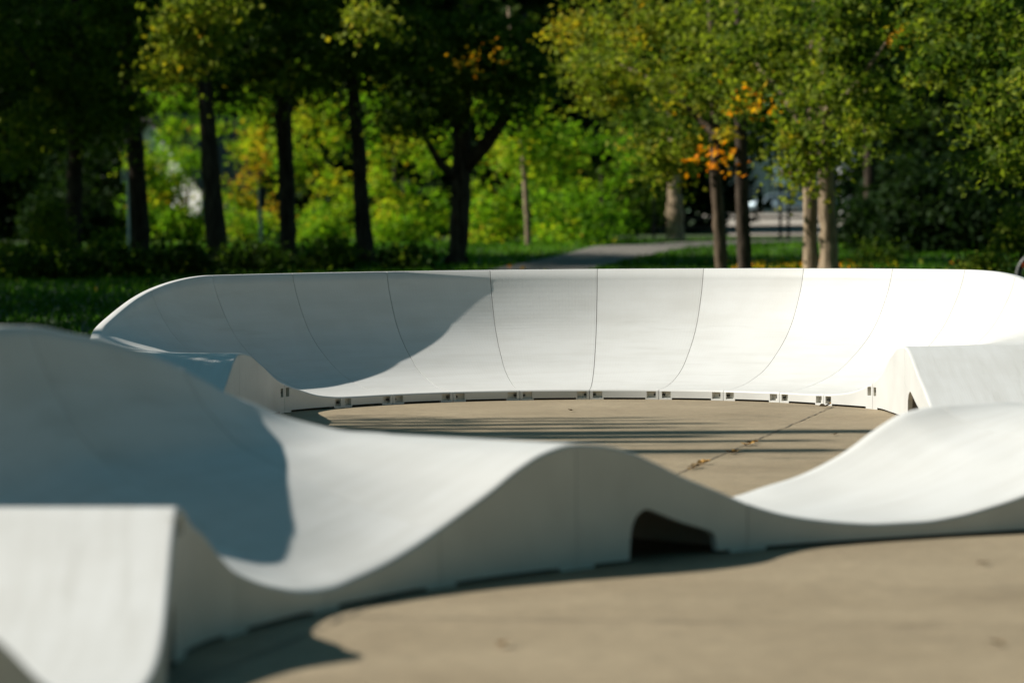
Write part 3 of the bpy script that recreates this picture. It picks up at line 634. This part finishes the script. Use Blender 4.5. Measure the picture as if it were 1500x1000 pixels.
# --- unseen wood added round the yard to block light from the low sky
bl = []
for i in range(330):
    k = RNG.integers(0, 3)
    if k == 0: x, y, z = RNG.uniform(-45, 45), RNG.uniform(-34, -12), RNG.uniform(1, 17)
    elif k == 1: x, y, z = RNG.uniform(22, 42), RNG.uniform(-25, 75), RNG.uniform(1, 18)
    else: x, y, z = RNG.uniform(-44, -27), RNG.uniform(-25, 60), RNG.uniform(1, 12)
    bl.append(((x, y, z), (2.8, 2.8, 2.4), 130, .35, .2))
C, T = clumps(bl, 16, .8)
tag(leaf_mesh('sky_screen_wood', C, 1.1 * RNG.uniform(.7, 1.3, len(C)), T, M_WOOD), 'unseen dark wood added round the yard to block sky light', 'wood', kind='stuff')

# --- trees outside the frame on the left that shade the left row and stripe the yard; nearest and lawn ones added only to shade
for i, (x, d, h) in enumerate([(-17, 76, 23), (-20, 79, 24), (-19, 83, 18), (-18, 88, 15), (-23, 79, 21), (-24, 86, 18), (-25, 128, 17), (-28, 136, 20), (-14, 50, 13), (-15, 57, 14), (-15, 64, 14.5), (-20, 70, 16), (-22, 60, 17), (-13, 45, 10), (-10.2, 52, 10.6), (-15, 5.6, 15), (-16, 3.2, 16), (-18, -1, 17), (-22, 6, 20)]):
    tree('tall leafy tree standing outside the view on the left', (x, d, gz(d)), [Vector((x, d, gz(d))), Vector((x, d, h * .5)), Vector((x, d, h))], [.4, .3, .1],
         [((x, d, h * .62), (3.4, 3.6, h * .36), 3000, .35, .1)] if h > 12 or d < 50 else [((x + 3.2, d, h * .86), (4.2, 4.6, 1.6), 3400, .3, .1)], leaf=.42, group='tall trees outside the view', per=20, spread=.6, name='tree')
for i, (x, d, h, r) in enumerate([(-18.5, 29.4, 16.0, .12), (-20.0, 28.6, 17.5, .2), (-17.5, 27.4, 16.4, .42), (-19.5, 26.4, 17.6, .24), (-18.0, 25.3, 16.4, .34), (-16.5, 29.0, 14.4, .1), (-19.0, 28.1, 16.4, .2), (-20.5, 27.0, 17.8, .36)]):
    tree('slender bare stemmed tree standing outside the view on the left', (x, d, 0), [Vector((x, d, 0)), Vector((x, d, h * .5)), Vector((x + .2, d, h))], [r * 1.3, r, r * .5],
         [((x - .8, d, h - 1.2), (1.0, .35, 2.4), 160, .4, .1)], leaf=.14, group='slender trees outside the view', per=12, spread=.25, name='tree',
         limbs=[([(x, d, h * .55), (x - .8, d + .1, h * .75)], [r * .5, .02]), ([(x, d, h * .65), (x + .7, d - .15, h * .85)], [r * .45, .02])])

tree('small bushy tree standing outside the view beside the left straight', (-8.4, 27.2, 0), [Vector((-8.4, 27.2, 0)), Vector((-8.3, 27.2, 3.0)), Vector((-8.2, 27.2, 5.2))], [.09, .07, .02],
     [((-8.2, 27.15, 4.7), (1.45, 1.05, .95), 11000, .4, .1)], leaf=.14, per=12, spread=.25)

# --- grass blades over the lawn in view
n = 70000
yy = 42 + (RNG.random(n) ** .8) * 62; xx = (RNG.random(n) * 2 - 1) * yy * .15
keep = np.ones(n, bool)
plx = np.interp(yy, [p[1] for p in pl], [p[0] for p in pl]); prx = np.interp(yy, [p[1] for p in pr], [p[0] for p in pr])
keep &= ~((xx > plx) & (xx < prx))
xx, yy = xx[keep], yy[keep]; n = len(xx)
zz = np.array([gz(v) for v in yy]) - .02
me = D2.meshes.new('grass'); hgt = RNG.uniform(.05, .13, n); ang = RNG.uniform(0, 6.28, n); w = RNG.uniform(.012, .03, n)
lean = RNG.normal(size=(n, 2)) * .04
v0 = np.stack([xx + np.cos(ang) * w, yy + np.sin(ang) * w, zz], 1); v1 = np.stack([xx - np.cos(ang) * w, yy - np.sin(ang) * w, zz], 1); v2 = np.stack([xx + lean[:, 0], yy + lean[:, 1], zz + hgt], 1)
co = np.stack([v0, v1, v2], 1).reshape(-1, 3)
me.vertices.add(3 * n); me.vertices.foreach_set('co', co.ravel()); me.loops.add(3 * n); me.loops.foreach_set('vertex_index', np.arange(3 * n))
me.polygons.add(n); me.polygons.foreach_set('loop_start', np.arange(n) * 3); me.polygons.foreach_set('loop_total', np.full(n, 3))
a_ = me.attributes.new('tint', 'FLOAT', 'FACE'); a_.data.foreach_set('value', np.clip(.30 + .30 * np.sin(xx * .9 + 1.7 * np.sin(yy * .31)) * np.sin(yy * .23 + .8 * np.sin(xx * .7)) + RNG.normal(size=n) * .2, 0, 1))
me.materials.append(M_BLADE); me.update(calc_edges=True)
tag(link(D2.objects.new('grass', me)), 'short green lawn grass behind the track', 'grass', kind='stuff')

# --- leaf litter under the trees
n = 520
ly = RNG.uniform(61, 76, n); lx = np.where(RNG.random(n) < .85, RNG.normal(5.6, .8, n), RNG.uniform(-1, 1, n) * ly * .145)
C = np.stack([lx, ly, np.array([gz(v) for v in ly]) + RNG.uniform(.03, .10, n)], 1)
tag(leaf_mesh('leaf_litter', C, .11 * RNG.uniform(.6, 1.4, n), RNG.uniform(.62, 1.0, n), M_LEAF), 'fallen yellow and brown leaves lying in the lawn', 'leaves', kind='stuff')

# ------------------------------------------------------------------ fallen leaves on the yard
def fallen(p, size, tint, label, group):
    bm = bmesh.new(); k = 9; rng = random.Random(int(p[0] * 997 + p[1] * 31))
    ctr = bm.verts.new((0, 0, .006)); ring_ = []
    for i in range(k):
        a = 2 * math.pi * i / k; r = size * (.5 if i % 2 else .28) * rng.uniform(.8, 1.2)
        ring_.append(bm.verts.new((r * math.cos(a), r * math.sin(a), .006 + rng.uniform(0, .25) * size)))
    for i in range(k): bm.faces.new((ctr, ring_[i], ring_[(i + 1) % k]))
    o = bm_obj('fallen_leaf', bm, tint); o.location = (p[0], p[1], .004); o.rotation_euler.z = rng.uniform(0, 6)
    tag(o, label, 'leaf', group)
M_DRY = simple('dry_yellow_leaf', (.40, .22, .05), .8, noise=.3, scale=30); M_DRY2 = simple('brown_leaf', (.13, .085, .035), .8, noise=.3, scale=30)
for i, (px, py) in enumerate([(1100, 651), (1096, 653), (1077, 663), (1072, 665), (1031, 680), (1024, 684), (1018, 686), (1012, 689), (1222, 594), (1208, 597), (1106, 649)]):
    p = ground_at(px, py); fallen(p, random.uniform(.06, .12), M_DRY if i % 3 else M_DRY2, 'dry yellow leaf lying in the slab joint', 'dry leaves in the slab joint')
for px, py, l in [(1440, 828, 'brown leaf on the bare near yard at the right'), (1222, 638, 'brown leaf inside the loop near the right hump'), (837, 603, 'tiny dark leaf before the middle of the far turn'), (735, 948, 'orange leaf on the near yard low in the middle'), (1460, 945, 'olive leaf on the near yard in the lower right corner')]:
    fallen(ground_at(px, py), .07 if py > 700 else .06, M_DRY2 if 'brown' in l or 'dark' in l or 'olive' in l else M_DRY, l, None)

# ------------------------------------------------------------------ street beyond: car, building, railing
M_CAR = simple('pale_blue_car_paint', (.30, .38, .43), .25, metal=.3, spec=.5); M_GLASS = simple('dark_car_glass', (.03, .045, .055), .08, spec=.8)
M_TYRE = simple('rubber', (.02, .02, .02), .8); M_RIM = simple('alloy_rim', (.5, .5, .5), .3, metal=.9); M_LAMP = simple('lamp_lens', (.8, .8, .78), .15); M_RED = simple('red_lens', (.4, .02, .02), .2)
def car(loc, rz):
    root = empty('parked_car', loc, rz); tag(root, 'pale blue hatchback parked on the street beyond the trees', 'car')
    prof = [(-2.0, .32), (-2.05, .62), (-1.98, .86), (-1.25, .98), (-.55, 1.40), (.75, 1.46), (1.55, 1.38), (1.98, .95), (2.05, .6), (2.0, .32)]
    bm = bmesh.new()
    def half(z): return .86 if z < 1.0 else .86 - (z - 1.0) * .38
    Lv = [bm.verts.new((x, -half(z), z)) for x, z in prof]; Rv = [bm.verts.new((x, half(z), z)) for x, z in prof]
    k = len(prof)
    for i in range(k): bm.faces.new((Lv[i], Lv[(i + 1) % k], Rv[(i + 1) % k], Rv[i]))
    bm.faces.new(Lv); bm.faces.new(Rv[::-1])
    bmesh.ops.bevel(bm, geom=[e for e in bm.edges], offset=.05, segments=2, affect='EDGES')
    bm_obj('body', bm, M_CAR, root, True)
    for s in (-1, 1):
        for q in ([(-1.05, 1.03), (-.5, 1.34), (.08, 1.38), (.08, 1.03)], [(.16, 1.03), (.16, 1.385), (.78, 1.40), (1.5, 1.28), (1.62, 1.03)]):
            bm = bmesh.new(); y = lambda z: s * (half(z) + .012)
            a = [bm.verts.new((x, y(z), z)) for x, z in q]; c = [bm.verts.new((x, y(z) - s * .02, z)) for x, z in q]
            bm.faces.new(a); bm.faces.new(c[::-1])
            for i in range(len(q)): bm.faces.new((a[i], a[(i + 1) % len(q)], c[(i + 1) % len(q)], c[i]))
            bm_obj('side_window', bm, M_GLASS, root)
        for x in (-1.28, 1.28):
            bm = bmesh.new(); torus(bm, (x, s * .80, .32), .225, .095, seg=20, rs=8); w = bm_obj('wheel', bm, M_TYRE, root, True)
            bm = bmesh.new(); tube(bm, [(x, s * .78, .32), (x, s * .86, .32)], .19, 14); bm_obj('rim', bm, M_RIM, w)
        bm = bmesh.new(); box(bm, (-2.0, s * .62, .74), (.12, .34, .14), bevel=.02); bm_obj('headlight', bm, M_LAMP, root)
        bm = bmesh.new(); box(bm, (2.0, s * .68, .86), (.10, .22, .2), bevel=.02); bm_obj('tail_light', bm, M_RED, root)
    for q in ([(-1.22, 1.005), (-.57, 1.40)], [(1.58, 1.37), (1.96, .99)]):
        (x0, z0), (x1, z1) = q; bm = bmesh.new(); nx_, nz_ = -(z1 - z0), (x1 - x0); l = math.hypot(nx_, nz_); nx_, nz_ = nx_ / l * .012, nz_ / l * .012
        w0, w1 = half(z0) - .1, half(z1) - .1
        bm.faces.new([bm.verts.new(v) for v in ((x0 + nx_, -w0, z0 + nz_), (x1 + nx_, -w1, z1 + nz_), (x1 + nx_, w1, z1 + nz_), (x0 + nx_, w0, z0 + nz_))])
        bm_obj('windscreen', bm, M_GLASS, root)
    bm = bmesh.new()
    for s in (-1, 1): box(bm, (-.85, s * .96, 1.02), (.16, .16, .12), bevel=.03)
    bm_obj('mirror', bm, M_CAR, root)
cd = 268; cpos = at(1137, 316, cd); car((cpos.x, cd, gz(cd) + .01), R(4))
M_PLAST = simple('grey_render', (.30, .30, .29), .9, noise=.06, scale=.6); M_WHITE = simple('white_render', (.72, .70, .66), .85, noise=.04, scale=.6); M_ROOF = simple('slate_roof', (.10, .09, .085), .8, noise=.2, scale=3); M_PANE = simple('window_pane', (.05, .06, .07), .1, spec=.7); M_SIGNR = simple('red_sign_panel', (.5, .05, .05), .5); M_SIGNW = simple('white_sign_panel', (.75, .75, .73), .5)
bd = 296; b0, b1 = at(1042, 300, bd).x, at(1255, 300, bd).x
root = empty('street_building', ((b0 + b1) / 2, bd, gz(bd))); tag(root, 'pale grey flat building across the street behind the parked car', 'building')
bw = b1 - b0
bm = bmesh.new(); box(bm, (0, 6, 3.2), (bw, 12, 6.4)); bm_obj('wall', bm, M_PLAST, root)
bm = bmesh.new(); box(bm, (0, 6, 6.55), (bw + .5, 12.5, .3)); bm_obj('roof', bm, M_ROOF, root)
for x in np.arange(-bw / 2 + 1.2, bw / 2 - 1.0, 2.3):
    for z in (1.6, 4.6):
        bm = bmesh.new()
        for dx, dz, sx, sz in ((0, .75, 1.5, .09), (0, -.75, 1.5, .09), (-.7, 0, .09, 1.41), (.7, 0, .09, 1.41), (0, 0, .06, 1.41)): box(bm, (x + dx, -.02, z + dz), (sx, .1, sz))
        w = bm_obj('window', bm, M_WHITE, root)
        bm = bmesh.new(); box(bm, (x, .0, z), (1.3, .02, 1.4)); bm_obj('pane', bm, M_PANE, w)
sp = at(1148, 270, bd - 2)
root = empty('street_sign', (sp.x, bd - 4, gz(bd - 4))); tag(root, 'red and white sign board on a post in front of the grey building', 'sign')
bm = bmesh.new(); tube(bm, [(-1.0, 0, 0), (-1.0, 0, 3.6)], .06, 8); tube(bm, [(1.0, 0, 0), (1.0, 0, 3.6)], .06, 8); bm_obj('post', bm, M_BOLT, root)
bm = bmesh.new(); box(bm, (0, 0, 2.9), (2.1, .08, 1.3), bevel=.02); bm_obj('board', bm, M_SIGNW, root)
bm = bmesh.new(); box(bm, (.3, -.055, 3.1), (1.3, .03, .6)); bm_obj('red_panel', bm, M_SIGNR, root)
vp = at(1241, 312, 250); root = empty('wall_pillar', (vp.x, 250, gz(250))); tag(root, 'tall pale grey wall end beside the street, right of the tan trunks', 'pillar')
bm = bmesh.new(); box(bm, (0, .6, 1.6), (.9, 2.4, 3.0), bevel=.03); bm_obj('shaft', bm, M_PLAST, root)
bm = bmesh.new(); box(bm, (0, .6, 3.26), (1.2, 2.6, .1), bevel=.02); bm_obj('coping', bm, M_PLAST, root)
M_RAIL = simple('black_railing_paint', (.02, .02, .022), .5)
rdist = 100
xa, xb = at(958, 330, rdist).x, at(1182, 330, rdist).x
root = empty('railing', ((xa + xb) / 2, rdist, gz(rdist))); tag(root, 'low black two rail fence along the road before the car', 'railing')
for x in (xa, at(1050, 330, rdist).x, at(1143, 330, rdist).x, at(1155, 330, rdist).x, xb):
    bm = bmesh.new(); box(bm, (x - (xa + xb) / 2, 0, .56), (.07, .07, 1.16), bevel=.01); bm_obj('post', bm, M_RAIL, root)
for z in (.36, .60):
    bm = bmesh.new(); box(bm, (0, -.045, z), (xb - xa, .03, .06)); bm_obj('rail', bm, M_RAIL, root)
# house with white gable
hd = 118; hp = at(222, 180, hd)
root = empty('house', (hp.x, hd, gz(hd)), R(-32)); tag(root, 'white gabled house with dark roof peeping through the left trees', 'house')
bm = bmesh.new(); zt = hp.z - gz(hd) + .1
v = [(-1.9, 0, 0), (1.9, 0, 0), (1.9, 0, zt - 2.1), (0, 0, zt), (-1.9, 0, zt - 2.1)]
f0 = [bm.verts.new(p) for p in v]; f1 = [bm.verts.new((x, y + 5, z)) for x, y, z in v]
bm.faces.new(f0); bm.faces.new(f1[::-1])
for i in range(5): bm.faces.new((f0[i], f0[(i + 1) % 5], f1[(i + 1) % 5], f1[i]))
bm_obj('wall', bm, M_WHITE, root)
bm = bmesh.new()
for s in (-1, 1):
    q = [(s * 2.25, -.35, zt - 2.42), (0, -.35, zt + .08), (0, 5.3, zt + .08), (s * 2.25, 5.3, zt - 2.42)]
    a = [bm.verts.new(p) for p in q]; c = [bm.verts.new((x, y, z + .14)) for x, y, z in q]
    bm.faces.new(a); bm.faces.new(c)
    for i in range(4): bm.faces.new((a[i], a[(i + 1) % 4], c[(i + 1) % 4], c[i]))
bm_obj('roof', bm, M_ROOF, root)
bm = bmesh.new(); box(bm, (0, -.03, 2.2), (1.0, .06, 1.2), bevel=.01); w = bm_obj('window', bm, M_PANE, root)
# signpost and slatted post among the trees
M_GALV = simple('galvanised_pole', (.42, .42, .40), .5, metal=.4); M_DARKP = simple('dark_sign_back', (.02, .02, .022), .6)
sd = 88; p = at(383, 360, sd); zt = at(383, 277, sd).z - gz(sd)
root = empty('signpost', (p.x, sd, gz(sd))); tag(root, 'thin grey pole with a narrow dark sign seen edge on', 'sign')
bm = bmesh.new(); tube(bm, [(0, 0, 0), (-.03, 0, zt)], .04, 8); bm_obj('pole', bm, M_GALV, root)
bm = bmesh.new(); box(bm, (.05, -.03, zt - .2), (.10, .30, .44), bevel=.01); bm_obj('plate', bm, M_DARKP, root)
sd = 86; p = at(189, 320, sd); zt = at(189, 250, sd).z - gz(sd)
root = empty('wooden_post', (p.x, sd, gz(sd))); tag(root, 'pale slim post with a slatted head beside the leaning trunk', 'post')
bm = bmesh.new(); tube(bm, [(0, 0, 0), (0, 0, zt)], .045, 8); bm_obj('pole', bm, M_SIGNW, root)
bm = bmesh.new()
for i in range(4): box(bm, (-.14 + i * .075, -.02, zt - .12 + i * .03), (.035, .03, .34), bevel=.005)
bm_obj('slat_head', bm, M_SIGNW, root)

# ------------------------------------------------------------------ bicycle behind the right rim
M_MUD = simple('grey_mudguard', (.16, .16, .155), .4)
M_FRAME = simple('orange_bike_paint', (.62, .10, .02), .35)
bkd = 57; wc = at(1525, 433, bkd)
root = empty('bicycle', (wc.x, bkd, gz(bkd))); tag(root, 'orange bicycle behind the right rim, only the top of one wheel showing', 'bicycle')
rc, fc, bbk, st, hd_ = Vector((0, 0, .35)), Vector((1.04, 0, .35)), Vector((.43, 0, .29)), Vector((.27, 0, .80)), Vector((.87, 0, .82))
for c in (rc, fc):
    bm = bmesh.new(); torus(bm, c, .325, .022, seg=48, rs=8); w = bm_obj('wheel', bm, M_TYRE, root, True)
    bm = bmesh.new(); torus(bm, c, .295, .010, seg=48, rs=6); bm_obj('rim', bm, M_RIM, w, True)
    bm = bmesh.new()
    for i in range(18):
        a = 2 * math.pi * i / 18; tube(bm, [c, c + Vector((math.cos(a) * .29, (.02 if i % 2 else -.02), math.sin(a) * .29))], .0015, 4)
    bm_obj('spokes', bm, M_RIM, w)
    bm = bmesh.new(); tube(bm, [c + Vector((0, -.05, 0)), c + Vector((0, .05, 0))], .025, 10); bm_obj('hub', bm, M_RIM, w)
bm = bmesh.new()
for a, b_ in ((bbk, st), (bbk, hd_ - Vector((-.01, 0, .12))), (st, hd_), (rc, bbk), (rc, st - Vector((0, 0, .06))), (hd_, fc)): tube(bm, [a, b_], .017, 8)
bm_obj('frame', bm, M_FRAME, root, True)
bm = bmesh.new(); tube(bm, [st, st + Vector((-.03, 0, .13))], .013, 8); bm_obj('seat_post', bm, M_RIM, root)
bm = bmesh.new(); box(bm, st + Vector((-.02, 0, .16)), (.27, .14, .05), bevel=.02); bm_obj('saddle', bm, M_TYRE, root)
bm = bmesh.new(); tube(bm, [hd_ + Vector((-.02, 0, .12)) + Vector((-.06, -.3, 0)), hd_ + Vector((0, 0, .14)), hd_ + Vector((-.02, 0, .12)) + Vector((-.06, .3, 0))], .012, 8); tube(bm, [hd_, hd_ + Vector((0, 0, .14))], .014, 8); bm_obj('handlebar', bm, M_TYRE, root)
bm = bmesh.new(); torus(bm, bbk, .085, .006, seg=24, rs=5); tube(bm, [bbk + Vector((0, -.06, 0)), bbk + Vector((.12, -.06, -.11))], .01, 6); tube(bm, [bbk + Vector((0, .06, 0)), bbk + Vector((-.12, .06, .11))], .01, 6); bm_obj('crank', bm, M_RIM, root)
bm = bmesh.new()
P = [rc + Vector((math.cos(a) * .365, 0, math.sin(a) * .365)) for a in np.linspace(R(20), R(205), 16)]
tube(bm, P, .028, 6); bm_obj('mudguard', bm, M_MUD, root, True)
bm = bmesh.new(); box(bm, rc + Vector((-.22, -.02, .17)), (.12, .02, .08), bevel=.008); bm_obj('reflector', bm, M_FRAME, root)

# ------------------------------------------------------------------ light
SUN_EL, SUN_AZ = 39.5, -1.2          # azimuth of travel measured from +x towards +y
w = D2.worlds.new('World'); S.world = w; w.use_nodes = True
nt = w.node_tree; bg = nt.nodes['Background']; sky = nt.nodes.new('ShaderNodeTexSky'); sky.sky_type = 'NISHITA'; sky.sun_disc = False
sky.sun_elevation = R(SUN_EL); sky.sun_rotation = R(270 - SUN_AZ); sky.air_density = 1.0; sky.dust_density = .6; sky.ozone_density = 3.0
tn = nt.nodes.new('ShaderNodeMix'); tn.data_type = 'RGBA'; tn.blend_type = 'MULTIPLY'; tn.inputs[0].default_value = 1; tn.inputs[7].default_value = (.68, 1.10, .86, 1)
nt.links.new(sky.outputs[0], tn.inputs[6]); nt.links.new(tn.outputs[2], bg.inputs['Color']); bg.inputs['Strength'].default_value = .057
ld = D2.lights.new('sun', 'SUN'); ld.energy = 5.0; ld.angle = R(.53); ld.color = (1, .95, .87)
lo = D2.objects.new('sun', ld); link(lo)
dirv = Vector((math.cos(R(SUN_EL)) * math.cos(R(SUN_AZ)), math.cos(R(SUN_EL)) * math.sin(R(SUN_AZ)), -math.sin(R(SUN_EL))))
lo.rotation_euler = dirv.to_track_quat('-Z', 'Y').to_euler(); lo.location = (-20, 10, 30)
S.view_settings.view_transform = 'Standard'; S.view_settings.look = 'None'; S.view_settings.exposure = 0.39; S.view_settings.gamma = 1
S.render.engine = 'CYCLES'
S.cycles.use_denoising = True
S.cycles.max_bounces = 8; S.cycles.transparent_max_bounces = 4
